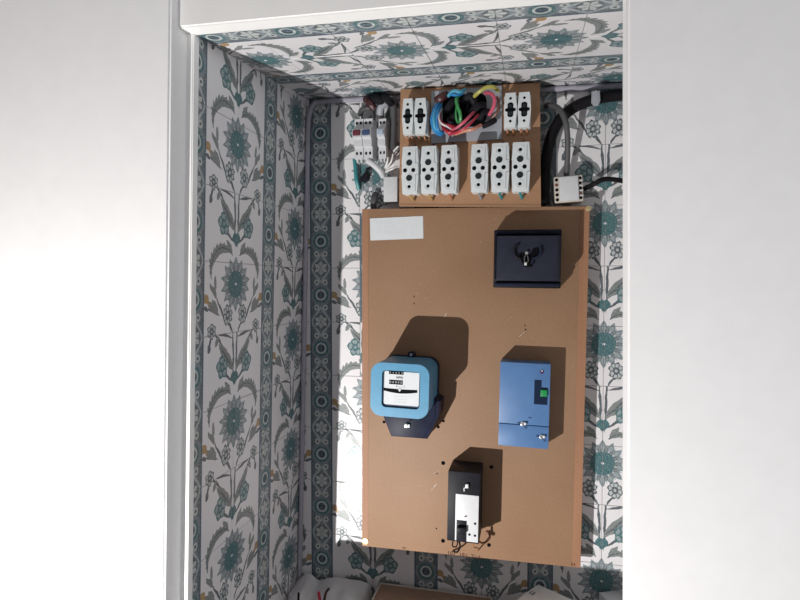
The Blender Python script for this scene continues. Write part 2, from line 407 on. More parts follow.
lay(wr, 0.02, 3.5, -6.58, 2.9, lambda f: 0)

# white frame round the niche and the painted wall it stands in
def hull(name, pts8, m, bev=.003):
    bm = B(); v = [bm.verts.new(W(*p)) for p in pts8]
    for q in ((0, 1, 2, 3), (7, 6, 5, 4), (0, 4, 5, 1), (1, 5, 6, 2), (2, 6, 7, 3), (3, 7, 4, 0)): bm.faces.new([v[k] for k in q])
    if bev: bmesh.ops.bevel(bm, geom=bm.edges[:], offset=bev, segments=2, affect='EDGES')
    return struct(obj(name, bm, m))
def sheared(name, x0, x1, y0, y1, z0, z1, m, lean, bev=.003):
    P8 = []
    for y in (y0, y1):
        for x, z in ((x0, z0), (x1, z0), (x1, z1), (x0, z1)): P8.append((x+lean*z, y, z))
    return hull(name, P8, m, bev)
YF = -3.72
sheared('trim_1', -.62, -.330, -3.53, -3.40, -7.0, 2.9, PAINT, LEAN, .002)        # left jamb with its bead
sheared('wall_front_left', -9, -.425, -3.85, -3.50, -10, 7, PLASTER, LEAN, .004)
pa, pb = at(622.3, 20, -3.45), at(622.3, 580, -3.45); lr = (pa.x-pb.x)/(pa.z-pb.z)
sheared('wall_front_right', pa.x-lr*pa.z, 13, YF, -3.45, -10, 7, PLASTER, lr, .004)
# lintel: lower edge follows the soffit
def lint(name, ya, yb, z_off, z_top, m, xa=-.62, xb=4.85):
    P8 = []
    for y in (ya, yb):
        zz = lambda x: soffit(x, -3.5)+z_off
        for x, z in ((xa, zz(xa)), (xb, zz(xb)), (xb, z_top), (xa, z_top)): P8.append((x, y, z))
    return hull(name, P8, m, .003)
lint('trim_2', YF+.02, -3.46, .0, 3.6, PAINT)
lint('wall_front_top', YF+.04, -3.46, .86, 7, PLASTER)
# sill and shelf at the bottom of the niche
bm = B(); box(bm, *[k for k in ((-.62)*T, 5.6*T, -3.6*T, .02*T, Z0+(FLOOR_Z-.25)*T, Z0+FLOOR_Z*T)]); struct(obj('floor', bm, mat('shelf_paint', (.55, .54, .52), .6, noise=.06, nscale=15)))
sheared('trim_3', -.5, 4.9, YF, -3.5, -10, -5.84, PAINT, 0, .004)

# ------------------------------------------------------------------ main meter board
BY = -.30                                       # front of the board, in tiles
q = [at(362, 209, BY), at(590, 206, BY), at(580.5, 568, BY), at(362, 546, BY)]
bc_ = W((q[0].x+q[1].x)/2, 0, (q[0].z+q[3].z)/2)
board = thing('meter_board', 'large brown hardboard panel carrying the meter and switch boxes', 'board', bc_)
loc2 = lambda p: ((W(p.x, 0, p.z)-bc_).x, (W(p.x, 0, p.z)-bc_).z)
pp = [loc2(p) for p in q]
YB = BY*T
bm = B(); prism(bm, pp, YB, YB+.008, .0012); panel = obj('panel', bm, HARD, board)
def inset(a, b, t): return (a[0]+(b[0]-a[0])*t, a[1]+(b[1]-a[1])*t)
for s in (0, 1):                                 # battens holding the panel off the wall
    bm = B(); L0, L1 = (pp[0], pp[3]) if s == 0 else (pp[1], pp[2]); d = .03 if s == 0 else -.03
    prism(bm, [(L0[0]+d*.2, L0[1]-.01), (L0[0]+d, L0[1]-.01), (L1[0]+d, L1[1]+.012), (L1[0]+d*.2, L1[1]+.012)], YB+.008, -.0006); obj('batten', bm, EDGE, board)
bm = B(); prism(bm, [inset(pp[0], pp[1], .02), inset(pp[1], pp[0], .02), (pp[1][0]-.008, pp[1][1]-.03), (pp[0][0]+.008, pp[0][1]-.03)], YB+.008, -.0006); obj('batten', bm, EDGE, board)
# veneer edge strips, left and right
for a, b, w in ((pp[0], pp[3], .0185), (pp[1], pp[2], -.022)):
    bm = B(); prism(bm, [(a[0]+(.0005 if w > 0 else -.0005), a[1]-.001), (a[0]+w, a[1]-.001), (b[0]+w*.9, b[1]+.001), (b[0]+(.0005 if w > 0 else -.0005), b[1]+.001)], YB-.0006, YB+.001)
    e = obj('edge_strip', bm, EDGE, board); e['label'] = 'reddish veneer strip along the edge'
# seam scored near the bottom edge
def on_board(x, y, Y=BY):
    p = at(x, y, Y); return loc2(p)
a, b = on_board(372, 541), on_board(578, 561)
bm = B(); prism(bm, [(a[0], a[1]), (b[0], b[1]), (b[0], b[1]+.0011), (a[0], a[1]+.0011)], YB-.0003, YB+.001); obj('scored_line', bm, RUST if False else EDGE, board)
for x, y, r in ((443.2, 463, .0052), (491.5, 467, .0048), (443, 540.8, .0052), (489, 545, .0050), (384, 422, .004), (443.5, 421, .0035), (438.3, 427, .004),
                (414, 296.5, .0018), (414, 303.5, .0018), (525, 325.5, .0018), (525.5, 329.5, .002), (437, 473.5, .0018), (436.5, 528.5, .002)):
    c = on_board(x, y); bm = B(); disc(bm, c[0], c[1], r, YB-.0004, YB+.002, 12); obj('hole', bm, HOLE, board)
for x, y, r in ((365.5, 541.5, .0095), (588.5, 208.5, .0070)):
    c = on_board(x, y); bm = B(); disc(bm, c[0], c[1], r, YB-.0028, YB+.001, 16, .0018); s = obj('screw_head', bm, BRASS, board); s['label'] = 'domed brass screw cap'
for x0, y0, x1, y1 in ((437, 484, 431, 490), (440, 470, 432, 474), (524, 332, 519, 337), (446, 313.5, 444.5, 317), (433, 488, 435.5, 484.5)):
    a, b = on_board(x0, y0), on_board(x1, y1); bm = B(); prism(bm, [a, (b[0], b[1]), (b[0]+.0012, b[1]+.0005), (a[0]+.0012, a[1]+.0005)], YB-.0002, YB+.0005); obj('scratch', bm, PAPER, board)
c = on_board(464, 555.5); text_mesh('handwriting', '101  181  T1A', .015, RUST, board, c[0], YB-.0004, c[1], ry=math.radians(2))
c = on_board(574, 567); text_mesh('handwriting', 'H', .014, RUST, board, c[0]-.002, YB-.0008, c[1]+.006)
c = on_board(404, 554.5); text_mesh('handwriting', 'm', .011, RUST, board, c[0], YB-.0006, c[1]+.018)
# paper label
lp = [on_board(*p) for p in ((370, 218.5), (423, 216), (423.5, 238.5), (370.5, 240.5))]
bm = B(); prism(bm, lp, YB-.0010, YB+.0005); pl = obj('paper_label', bm, PAPER, board); pl['label'] = 'blank white paper label with faded print'
for (x, y, s_) in ((384, 222.5, '-- -- ---- --'), (390, 226.5, '--- - ---'), (393, 232, '- ---- --- -- --')):
    c = on_board(x, y); t_ = text_mesh('faded_print', s_, .010, FAINT, pl, c[0], YB-.0012, c[1], ry=math.radians(1.5))

def place(corners, Yf):
    """centre (plan), width, height, tilt from the four front corners seen at depth Yf"""
    c = [at(x, y, Yf) for x, y in corners]
    X = sum(p.x for p in c)/4; Z = sum(p.z for p in c)/4
    w = ((c[1].x-c[0].x)+(c[2].x-c[3].x))/2*T; h = ((c[0].z-c[3].z)+(c[1].z-c[2].z))/2*T
    return X, Z, w, h

# ------------------------------------------------------------------ black fuse box cover (upper right)
D1, D2 = .30, .50
X, Z, w, h = place(((493.8, 228.5), (562.3, 229), (561.2, 288.5), (492.6, 287.8)), BY-.42)
fb = thing('fuse_box', 'black square bakelite fuse box near the top right of the brown board', 'fuse box', W(X, BY, Z), math.radians(.8))
bm = B(); box(bm, -w/2, w/2, -D1*T, 0, -h/2, h/2, .003); obj('base', bm, BLACK, fb)
z0, z1 = -h/2+.017, h/2-.017
bm = B(); prism(bm, [(-w/2+.002, z0), (w/2-.002, z0), (w/2-.002, z1), (-w/2+.002, z1)], -D2*T, -D1*T+.002, .004); cov = obj('cover', bm, NAVY, fb)
for s in (-1, 1):                                # ridge along the top and bottom edge
    bm = B(); box(bm, -w/2+.004, w/2-.004, -D1*T-.012, -D1*T+.001, s*(h/2-.008)-.004, s*(h/2-.008)+.004, .003); obj('ridge', bm, NAVY2, fb)
    bm = B(); box(bm, s*(w/2-.005)-.0025, s*(w/2-.005)+.0025, -D2*T-.003, -D2*T+.001, z0+.002, z1-.002, .002); obj('side_rib', bm, BLACK, fb)
yd = -D2*T
hz = .016
bm = B(); prism(bm, [(-.018, hz-.004), (-.013, hz-.022), (-.006, hz-.036), (.012, hz-.036), (.018, hz-.018), (.030, hz-.012), (.031, hz+.010), (.014, hz+.008), (.006, hz-.008), (-.004, hz-.008), (-.010, hz-.002)], yd-.0012, yd+.001); obj('keyhole_recess', bm, HOLE, cov)
bm = B(); tube(bm, [(-.020, yd-.004, hz+.016), (-.028, yd-.005, hz+.010), (-.029, yd-.005, hz-.004), (-.024, yd-.005, hz-.014), (-.016, yd-.004, hz-.016)], .003, 8); obj('left_lug', bm, BLACK, cov)
bm = B(); tube(bm, [(.030, yd-.004, hz+.010), (.031, yd-.005, hz-.004), (.024, yd-.005, hz-.013), (.014, yd-.004, hz-.018), (.012, yd-.004, hz-.030)], .003, 8); obj('right_lug', bm, NAVY2, cov)
bm = B(); disc(bm, -.001, hz-.004, .0038, yd-.008, yd, 12, .001); obj('screw', bm, METAL, cov)
bm = B(); tube(bm, [(-.001, yd-.007, hz-.006), (-.006, yd-.006, hz-.016), (-.003, yd-.006, hz-.028), (.003, yd-.006, hz-.022), (.001, yd-.007, hz-.010)], .0013, 6); obj('seal_wire', bm, GCABLE, cov)
bm = B(); box(bm, -.006, .000, yd-.008, yd-.003, hz-.033, hz-.026, .001); obj('lead_seal', bm, LEAD, cov)

# ------------------------------------------------------------------ electricity meter
DM = .966
X, Z, w, h = place(((370.6, 363.5), (428.9, 363.5), (428.9, 417.5), (370.6, 417.5)), BY-DM)
mt = thing('electricity_meter', 'light blue electricity meter with white dial and dark terminal cover', 'meter', W(X, BY, Z), math.radians(1.5))
dm = DM*T
bm = B(); prism(bm, rrect(w*1.02, h*1.02, .026, 8), -.022, 0, .002); obj('back_plate', bm, NAVY, mt)
bm = B(); prism(bm, rrect(w, h, .027, 8), -dm+.012, -.020, .004, 3); case = obj('case', bm, MBLUE, mt)
out = rrect(w, h, .027, 8); inn = rrect(w*.655, h*.69, .010, 8, .003, .002)
bm = B(); frame_ring(bm, out, inn, -dm, -dm+.013); bmesh.ops.bevel(bm, geom=[e for e in bm.edges if all(abs(v.co.y+dm) < 1e-5 for v in e.verts) and len(e.link_faces) == 2 and e.calc_face_angle() > 1], offset=.005, segments=3, affect='EDGES')
bez = obj('bezel', bm, MBLUE, mt)
yf = -dm+.006
bm = B(); prism(bm, rrect(w*.66, h*.70, .010, 6, .003, .002), yf, yf+.008); obj('window_surround', bm, mat('dark_blue_gasket', (.03, .06, .11), .4), mt)
dw, dh = w*.60, h*.62
bm = B(); prism(bm, rrect(dw, dh, .004, 4, .004, .004), yf-.0015, yf+.002); dial = obj('dial_plate', bm, PAPER, mt)
yt = yf-.0022
def dx(px): return (px-400.5)/57.5*w*1.0
def dz(py): return (389.0-py)/54.0*h + .002
for (x0, x1, ya, yb, n) in ((389.4, 403.8, 371.2, 374.2, 5), (389.8, 403.2, 380, 384.3, 5)):
    bm = B(); box(bm, dx(x0), dx(x1), yt, yt+.001, dz(yb), dz(ya)); rg = obj('register_window', bm, INK, dial)
    for k in range(n):
        xx = dx(x0)+(dx(x1)-dx(x0))*(k+.5)/n
        text_mesh('register_digit', '0', (dz(ya)-dz(yb))*.70, PAPER, rg, xx, yt-.0004, (dz(ya)+dz(yb))/2)
text_mesh('dial_print', 'kWh', .0080, INK, dial, dx(400), yt, dz(377.3))
text_mesh('dial_print', '4  ..... ... 7', .0055, INK, dial, dx(401), yt, dz(386.2))
for k, yy in enumerate((396.3, 399.0, 401.8)):
    text_mesh('dial_print', ('---- -- ---- -- --', '-- ---- --- ----', '--- ------ -- ---')[k], .0058, FAINT, dial, dx(401.5), yt, dz(yy))
sl = []
for k in range(13): 
    t = k/12; sl.append((dx(384.3)+(dx(417.6)-dx(384.3))*t, dz(388.6)-.0010*math.sin(math.pi*t)))
for k in range(12, -1, -1):
    t = k/12; sl.append((dx(384.3)+(dx(417.6)-dx(384.3))*t, dz(391.2)-.0045*math.sin(math.pi*t)))
bm = B(); prism(bm, sl, yt, yt+.001); slot = obj('disc_slot', bm, INK, dial)
bm = B(); prism(bm, [(dx(398.6), dz(388.6)), (dx(400.4), dz(391.4)), (dx(402.2), dz(388.6))], yt-.0006, yt+.0005); obj('slot_pointer', bm, PAPER, dial)
bm = B(); prism(bm, rrect(dw*1.02, dh*1.03, .004, 4, .004, .004), yf-.0042, yf-.0034)
# hanging lug
bm = B(); disc(bm, .002, h*.515+.004, .010, -.03, -.018, 14, .002); obj('hanging_lug', bm, NAVY, mt)
bm = B(); disc(bm, .002, h*.515+.005, .0035, -.034, -.029, 10); obj('lug_screw', bm, METAL, mt)
# terminal cover, hexagonal, below the case
DT = .46
tp = [at(x, y, BY-DT) for x, y in ((381.5, 408), (383, 415), (392.3, 437), (428.5, 438.8), (439.5, 416), (440.3, 401), (430, 395))]
tl = [((p.x-X)*T, (p.z-Z)*T) for p in tp]
bm = B(); prism(bm, tl, -DT*T, 0, .004, 2); tc_ = obj('terminal_cover', bm, NAVY2, mt)
bm = B(); prism(bm, [(p[0]*.86+.002, p[1]*.9-.008) for p in tl], -DT*T-.002, -DT*T+.001, .0015); obj('cover_face', bm, NAVY2, tc_)
c = at(408, 425, BY-DT); cx_, cz_ = (c.x-X)*T, (c.z-Z)*T
bm = B(); disc(bm, cx_, cz_, .0055, -DT*T-.009, -DT*T, 12, .001); obj('cover_screw', bm, METAL, tc_)
bm = B(); box(bm, cx_+.004, cx_+.0085, -DT*T-.008, -DT*T-.002, cz_-.004, cz_+.004, .001); obj('lead_seal', bm, LEAD, tc_)
bm = B(); tube(bm, [(cx_+.002, -DT*T-.004, cz_+.004), (cx_+.008, -DT*T-.005, cz_+.014), (cx_+.016, -DT*T-.004, cz_+.018)], .0012, 6); obj('seal_wire', bm, BLACK, tc_)

# ------------------------------------------------------------------ blue switch box
DB = .361
X, Z, w, h = place(((500, 362), (550.5, 364), (548.5, 448), (498.5, 446.5)), BY-DB)
bb = thing('switch_box', 'plain blue rectangular switch box with a green button, right of the meter', 'switch box', W(X, BY, Z), math.radians(1.2))
d = DB*T; zs = -h/2+h*.265
bm = B(); box(bm, -w/2, w/2, -d+.006, 0, -h/2, h/2, .0015); obj('body', bm, BBLUE, bb)
bm = B(); box(bm, -w/2, w/2, -d, -d+.007, zs+.0008, h/2, .0015); uc = obj('upper_cover', bm, BBLUE, bb)
bm = B(); box(bm, -w/2, w/2, -d, -d+.007, -h/2, zs-.0008, .0015); lc = obj('lower_cover', bm, BBLUE, bb)
def L(x, y, Yf): p = at(x, y, Yf); return (p.x-X)*T, (p.z-Z)*T
x0, z1 = L(534, 379.5, BY-DB); x1, z0 = L(547.2, 404.5, BY-DB); xm, zm = L(541, 387, BY-DB)
bm = B(); prism(bm, [(x0, z0), (x1, z0), (x1, zm), (xm, zm), (xm, z1), (x0, z1)], -d-.0006, -d+.001); obj('button_recess', bm, DBLUE, uc)
x0, z1 = L(540.2, 389, BY-DB); x1, z0 = L(546.8, 396, BY-DB)
bm = B(); box(bm, x0, x1, -d-.006, -d, z0, z1, .0015); obj('green_button', bm, GREEN, uc)
x0, z0 = L(541, 371.5, BY-DB); bm = B(); disc(bm, x0, z0, .0045, -d-.002, -d+.001, 12, .001); led = obj('indicator', bm, PURPLE, uc)
bm = B(); disc(bm, x0+.0005, z0+.0025, .0018, -d-.003, -d, 8); obj('indicator_glint', bm, PAPER, led)
for sx_, sz_, p in ((523.2, 423.6, uc), (542.2, 436.2, lc)):
    x0, z0 = L(sx_, sz_, BY-DB)
    bm = B(); disc(bm, x0, z0, .0055, -d-.004, -d+.001, 14, .001); obj('screw', bm, METAL, p)
    bm = B(); box(bm, x0+.003, x0+.008, -d-.007, -d-.001, z0-.002, z0+.004, .001); obj('lead_seal', bm, LEAD, p)
    bm = B(); tube(bm, [(x0, -d-.004, z0), (x0-.010, -d-.003, z0+.001), (x0-.012, -d-.002, z0+.0005)], .001, 6); tube(bm, [(x0, -d-.004, z0), (x0+.006, -d-.004, z0-.008), (x0+.009, -d-.003, z0-.010)], .001, 6); obj('seal_wire', bm, BLACK, p)
x0, z0 = L(530, 417.5, BY-DB); bm = B(); prism(bm, [(x0-.004, z0+.002), (x0+.001, z0-.002), (x0+.005, z0+.001), (x0+.001, z0)], -d-.0005, -d+.001); obj('pen_mark', bm, INK, uc)

# ------------------------------------------------------------------ black circuit breaker
DK = .56
X, Z, w, h = place(((447.8, 471.5), (480, 472.5), (479.3, 543), (447.2, 542)), BY-DK)
cb = thing('circuit_breaker', 'black circuit breaker with white faceplate at the bottom of the board', 'circuit breaker', W(X, BY, Z), math.radians(1))
d = DK*T; F = BY-DK
bm = B(); box(bm, -w/2, w/2, -d, 0, -h/2, h/2, .0025); body = obj('body', bm, BLACK, cb)
x0, z1 = L(455.6, 493.5, F); x1, z0 = L(478.6, 542.3, F)
bm = B(); box(bm, x0, x1, -d-.0025, -d+.001, z0, z1, .0008); fp = obj('faceplate', bm, WPLAS, cb)
def LR(a, b): return L(a, b, F)
x0, z1 = LR(457, 519.5); x1, z0 = LR(467, 541)
bm = B(); box(bm, x0, x1, -d-.0035, -d, z0, z1, .0005); rec = obj('toggle_recess', bm, BLACK, cb)
bm = B(); box(bm, x0+.002, x1-.002, -d-.016, -d-.002, (z0+z1)/2-.004, (z0+z1)/2+.012, .003); obj('toggle', bm, BLACK, cb)
for a, b_, r in ((475.5, 523, .0030), (475.5, 535, .0030), (470, 534, .0030)):
    x0, z0 = LR(a, b_); bm = B(); disc(bm, x0, z0, r, -d-.003, -d, 10); obj('terminal_hole', bm, INK, fp)
x0, z0 = LR(466, 516); bm = B(); prism(bm, [(x0-.004, z0-.002), (x0+.003, z0), (x0+.004, z0+.003), (x0-.001, z0+.002)], -d-.0028, -d); obj('mark', bm, INK, fp)
x0, z0 = LR(472.5, 506); text_mesh('faded_print', '---\n--\n---', .009, FAINT, fp, x0, -d-.0026, z0)
x0, z0 = LR(466.3, 485.5); bm = B(); disc(bm, x0, z0, .0062, -d-.003, -d+.001, 12, .001); obj('cover_screw', bm, BLACK, cb)
bm = B(); box(bm, x0-.002, x0+.005, -d-.008, -d-.002, z0-.004, z0+.006, .0015); sl_ = obj('lead_seal', bm, LEAD, cb)
bm = B(); tube(bm, [(x0-.001, -d-.005, z0-.003), (x0-.005, -d-.006, z0-.005), (x0-.005, -d-.006, z0-.012)], .0018, 6); obj('seal_wire', bm, LEAD, cb)
for k, xx in enumerate((462.5, 466.5, 475.5)):
    x0, z0 = LR(xx, 544); bm = B(); disc(bm, x0, z0-.001, .0042, -d*.80, -d*.55, 10, .0008); obj('terminal_screw', bm, METAL, cb)
    bm = B(); box(bm, x0-.004, x0+.004, -d*.8, -d*.5, z0, z0+.008, .001); obj('terminal_clamp', bm, WPLAS if k < 2 else BLACK, cb)
def loopw(name, pts, r, m, label, cat='wire', group=None, n=8):
    bm = B(); tube(bm, pts, r, n); o = obj(name, bm, m); tag(o, label, cat, group); return o
PT = lambda x, y, Y: tuple(W(*at(x, y, Y)))
loopw('wire', [PT(459, 541, BY-.50), PT(460, 547, BY-.42), PT(457, 552, BY-.2), PT(453, 551, BY-.02)], .0022, BCABLE, 'short black wire tail under the left side of the breaker', 'wire', 'breaker tails')
loopw('wire', [PT(453, 541, BY-.50), PT(452.5, 546, BY-.45), PT(456.5, 546.5, BY-.42), PT(457.5, 541.5, BY-.5)], .0016, BCABLE, 'small black wire loop at the bottom left corner of the breaker', 'wire', 'breaker tails')
loopw('wire', [PT(478, 541, BY-.35), PT(484, 543, BY-.22), PT(489.5, 538, BY-.12), PT(489, 533, BY-.04), PT(486, 532, BY-.015)], .0028, WIRE['brown'], 'brown wire hooking out on the right of the breaker', 'wire', 'breaker tails')
loopw('wire', [PT(473, 541, BY-.5), PT(473.5, 547, BY-.45), PT(478, 548, BY-.3), PT(477.5, 551, BY-.02)], .0016, WIRE['copper'], 'bare copper wire end under the right side of the breaker', 'wire', 'breaker tails')

# ------------------------------------------------------------------ fuse panel (upper wooden board)
FY = -.42
q = [at(400.5, 85.5, FY), at(540, 82.5, FY), at(541, 206.5, FY), at(399, 206, FY)]
fz = W((q[0].x+q[1].x)/2, 0, (q[0].z+q[3].z)/2)
fpn = thing('fuse_board', 'small brown plywood board of white fuse holders above the meter board', 'board', fz)
pf = [((W(p.x, 0, p.z)-fz).x, (W(p.x, 0, p.z)-fz).z) for p in q]
pf[0] = (pf[0][0], min(pf[0][1], (W(0, 0, soffit(q[0].x, FY-.02))-fz).z-.001)); pf[1] = (pf[1][0], min(pf[1][1], (W(0, 0, soffit(q[1].x, FY-.02))-fz).z-.001))
bm = B(); prism(bm, pf, FY*T, FY*T+.012, .001); obj('panel', bm, PLY, fpn)
for s in (0, 1):
    L0, L1, d_ = (pf[0], pf[3], .02) if s == 0 else (pf[1], pf[2], -.02)
    bm = B(); prism(bm, [(L0[0]+d_*.3, L0[1]-.02), (L0[0]+d_, L0[1]-.02), (L1[0]+d_, L1[1]+.01), (L1[0]+d_*.3, L1[1]+.01)], FY*T+.011, -.0002); obj('spacer', bm, PLY, fpn)
a = (pf[3][0]+.002, pf[3][1]+.0015); b = (pf[2][0]-.002, pf[2][1]+.0015)
bm = B(); prism(bm, [a, b, (b[0], b[1]+.004), (a[0], a[1]+.004)], FY*T-.0008, FY*T+.001, .0005); obj('split_edge', bm, HARD, fpn)

DF = .27
def long_fuse(corn, label, wirem, group='long fuse holders in the lower row'):
    X, Z, w, h = place(corn, FY-DF)
    t = thing('fuse_holder', label, 'fuse holder', W(X, FY, Z), math.radians(.5), group)
    d = DF*T
    bm = B(); prism(bm, rrect(w*.96, h*.97, .004, 4), -d*.72, 0, .002); obj('base', bm, CERAM, t)
    # raised cap: full-width middle, upper and lower part stepped in on the right
    pts = [(-w*.48, -h/2+.003), (-w*.42, -h/2), (w*.40, -h/2), (w*.46, -h/2+.003), (w*.46, -h*.12), (w*.49, -h*.08), (w*.49, h*.10), (w*.46, h*.14), (w*.46, h/2-.003), (w*.40, h/2), (-w*.42, h/2), (-w*.48, h/2-.003), (-w*.48, h*.14), (-w*.50, h*.10), (-w*.50, -h*.06), (-w*.48, -h*.10)]
    bm = B(); prism(bm, pts, -d, -d*.71, .0016); cap = obj('cap', bm, CERAM, t)
    for z_a, z_b, e_ in ((.15, .44, .15), (-.44, -.10, -.10)):
        bm = B(); box(bm, w*.30, w*.335, -d-.0004, -d+.001, h*z_a, h*z_b); box(bm, w*.30, w*.46, -d-.0004, -d+.001, h*e_-.0008, h*e_+.0008); obj('groove', bm, GPLAS, cap)
    for sx_, sz_, r in ((-.05, .16, .0085), (-.05, -.16, .0085)):
        bm = B(); frame_ring(bm, rrect(.0196, .0196, .0095, 4, sx_*w, sz_*h), rrect(.0166, .0166, .0080, 4, sx_*w, sz_*h), -d-.0008, -d+.002); obj('socket_rim', bm, CERAM, cap)
        bm = B(); disc(bm, sx_*w, sz_*h, .0078, -d-.0004, -d+.001, 14); obj('socket', bm, DHOLE, cap)
    for sx_ in (-.30, .19):
        bm = B(); disc(bm, sx_*w, 0, .0052, -d-.0004, -d+.001, 12); obj('pin_hole', bm, HOLE, cap)
    for sz_ in (.345, -.345):
        bm = B(); frame_ring(bm, rrect(.020, .020, .0095, 4, -.05*w, sz_*h), rrect(.0150, .0150, .0072, 4, -.05*w, sz_*h), -d-.0010, -d+.001); obj('screw_rim', bm, CERAM, cap)
        bm = B(); disc(bm, -.05*w, sz_*h, .0042, -d-.0005, -d+.001, 10); obj('screw_hole', bm, HOLE, cap)
    bm = B(); tube(bm, [(-.03*w, -d*.5, -h*.47), (-.02*w, -d*.55, -h*.53), (.06*w, -d*.35, -h*.58), (.05*w, -d*.02, -h*.585)], .0034, 8); wst = obj('wire_stub', bm, wirem, t)
    bm = B(); tube(bm, [(.0, -d*.5, h*.47), (.02*w, -d*.45, h*.53), (.10*w, -d*.2, h*.60), (.10*w, -.001, h*.60)], .0026, 8); obj('wire_stub', bm, WIRE['brown'], t)
    return t
LF = [((401.7, 418.5), (146.5, 194.2), 'gold', 'long white fuse holder, leftmost of the lower row, brass wire below'),
      ((420.7, 437.3), (146, 193.7), 'gold', 'long white fuse holder, second from the left in the lower row'),
      ((440.7, 457.7), (145, 193.2), 'copper', 'long white fuse holder with copper wire below, third from the left'),
      ((470.7, 488.2), (144, 192.4), 'grey', 'long white fuse holder with a grey wire below, fourth from the left'),
      ((491, 509.4), (143, 191.9), 'teal', 'long white fuse holder with teal wire below, second from the right'),
      ((511.8, 530.3), (142, 191.7), 'teal', 'long white fuse holder with teal wire below, rightmost of the lower row')]
for (xa, xb), (ya, yb), wm, lab in LF:
    long_fuse(((xa, ya), (xb, ya-.4), (xb, yb-.4), (xa, yb)), lab, WIRE[wm])
def short_fuse(corn, label):
    X, Z, w, h = place(corn, FY-DF)
    t = thing('fuse_socket', label, 'fuse socket', W(X, FY, Z), math.radians(.5), 'short fuse sockets in the upper row')
    d = DF*T
    bm = B(); prism(bm, rrect(w*.99, h*.97, .003, 4), -d*.6, 0, .0015); obj('base', bm, CERAM, t)
    pts = [(-w*.40, -h/2), (w*.40, -h/2), (w*.46, -h*.2), (w*.49, -h*.1), (w*.49, h*.1), (w*.46, h*.2), (w*.40, h/2), (-w*.40, h/2), (-w*.46, h*.2), (-w*.49, h*.1), (-w*.49, -h*.1), (-w*.46, -h*.2)]
    bm = B(); prism(bm, pts, -d, -d*.59, .0014); cap = obj('cap', bm, CERAM, t)
    a, b_ = w*.22, h*.21
    cr = [(-a, -b_*.8), (-a*.5, -b_), (a*.5, -b_), (a, -b_*.8), (a, -b_*.25), (a*1.7, -b_*.18), (a*1.9, 0), (a*1.7, b_*.18), (a, b_*.25), (a, b_*.8), (a*.5, b_), (-a*.5, b_), (-a, b_*.8), (-a, b_*.25), (-a*1.7, b_*.18), (-a*1.9, 0), (-a*1.7, -b_*.18), (-a, -b_*.25)]
    bm = B(); prism(bm, cr, -d-.0005, -d+.001); obj('cross_socket', bm, HOLE, cap)
    for s in (-1, 1): 
        bm = B(); disc(bm, 0, s*b_*.5, a*.75, -d-.0009, -d, 12); obj('contact', bm, DHOLE, cap)
    for s in (-1, 1):
        bm = B(); disc(bm, 0, s*h*.33, .0032, -d-.0005, -d+.001, 10); obj('screw_hole', bm, HOLE, cap)
        for k in (-.24, .20):
            bm = B(); tube(bm, [(k*w, -d*.4, s*h*.46), (k*w, -d*.4, s*h*.54), (k*w+.002, -d*.15, s*h*.60), (k*w+.001, .0, s*h*.60)], .0024, 7); obj('wire_stub', bm, WIRE['copper'] if s < 0 else WIRE['brown'], t)
    return t
for xa, xb, ya, yb, lab in ((402, 413.3, 98.5, 134, 'short white fuse socket, leftmost in the upper row'), (413.9, 426.8, 98, 133.8, 'short white fuse socket just left of the coloured wires'),
                            (503.8, 517, 92.7, 127.2, 'short white fuse socket just right of the coloured wires'), (517.5, 531, 92, 126.7, 'short white fuse socket at the top right corner of the panel')):
    short_fuse(((xa, ya), (xb, ya-.3), (xb, yb-.3), (xa, yb)), lab)

# grey wiring plate with the tangle of coloured wires
X, Z, w, h = place(((431, 89), (502, 87), (502, 141), (431, 141)), FY-.05)
wp = thing('wiring_plate', 'pale grey plastic plate behind the tangle of coloured wires', 'plate', W(X, FY, Z))
bm = B(); box(bm, -w/2, w/2, -.006, 0, -h/2, h/2, .002); obj('plate', bm, GPLAS, wp)
bm = B(); prism(bm, rrect(w*.62, h*.62, .02, 5, -.004, .010), -.0066, -.003); obj('cable_opening', bm, HOLE, wp)
def blob(name, pts, r, m, label, group, cat='connector'):
    bm = B(); tube(bm, pts, r, 10, 4); return tag(obj(name, bm, m), label, cat, group)
G2 = 'black taped connectors in the wire tangle'
for pts, r, lab in (([(446, 112, -.56), (451, 104, -.60), (458, 100, -.55)], .012, 'black taped connector behind the green wire'),
                    ([(449, 121, -.58), (455, 117, -.62), (459, 112, -.55)], .012, 'black taped connector inside the red and blue wire loop'),
                    ([(464, 101, -.56), (470, 96, -.62), (475, 103, -.56)], .012, 'black taped connector at the top centre of the tangle'),
                    ([(472, 113, -.56), (477, 107, -.64), (484, 106, -.56)], .013, 'black taped connector inside the yellow wire loop'),
                    ([(479, 119, -.56), (483, 113, -.62), (489, 112, -.56)], .010, 'black taped connector inside the pink wire loop'),
                    ([(483, 126, -.56), (490, 123, -.60), (495, 120, -.55)], .009, 'black taped connector at the lower right of the tangle')):
    blob('wire_connector', [PT(x, y, Y) for x, y, Y in pts], r*.8, DARKM, lab, G2)
blob('wire_connector', [PT(437, 101, -.55), PT(442, 97, -.6), PT(446, 95, -.52)], .011, WIRE['darkred'], 'dark maroon taped connector at the upper left of the tangle', 'taped connectors')
G1 = 'coloured wires on the grey plate'
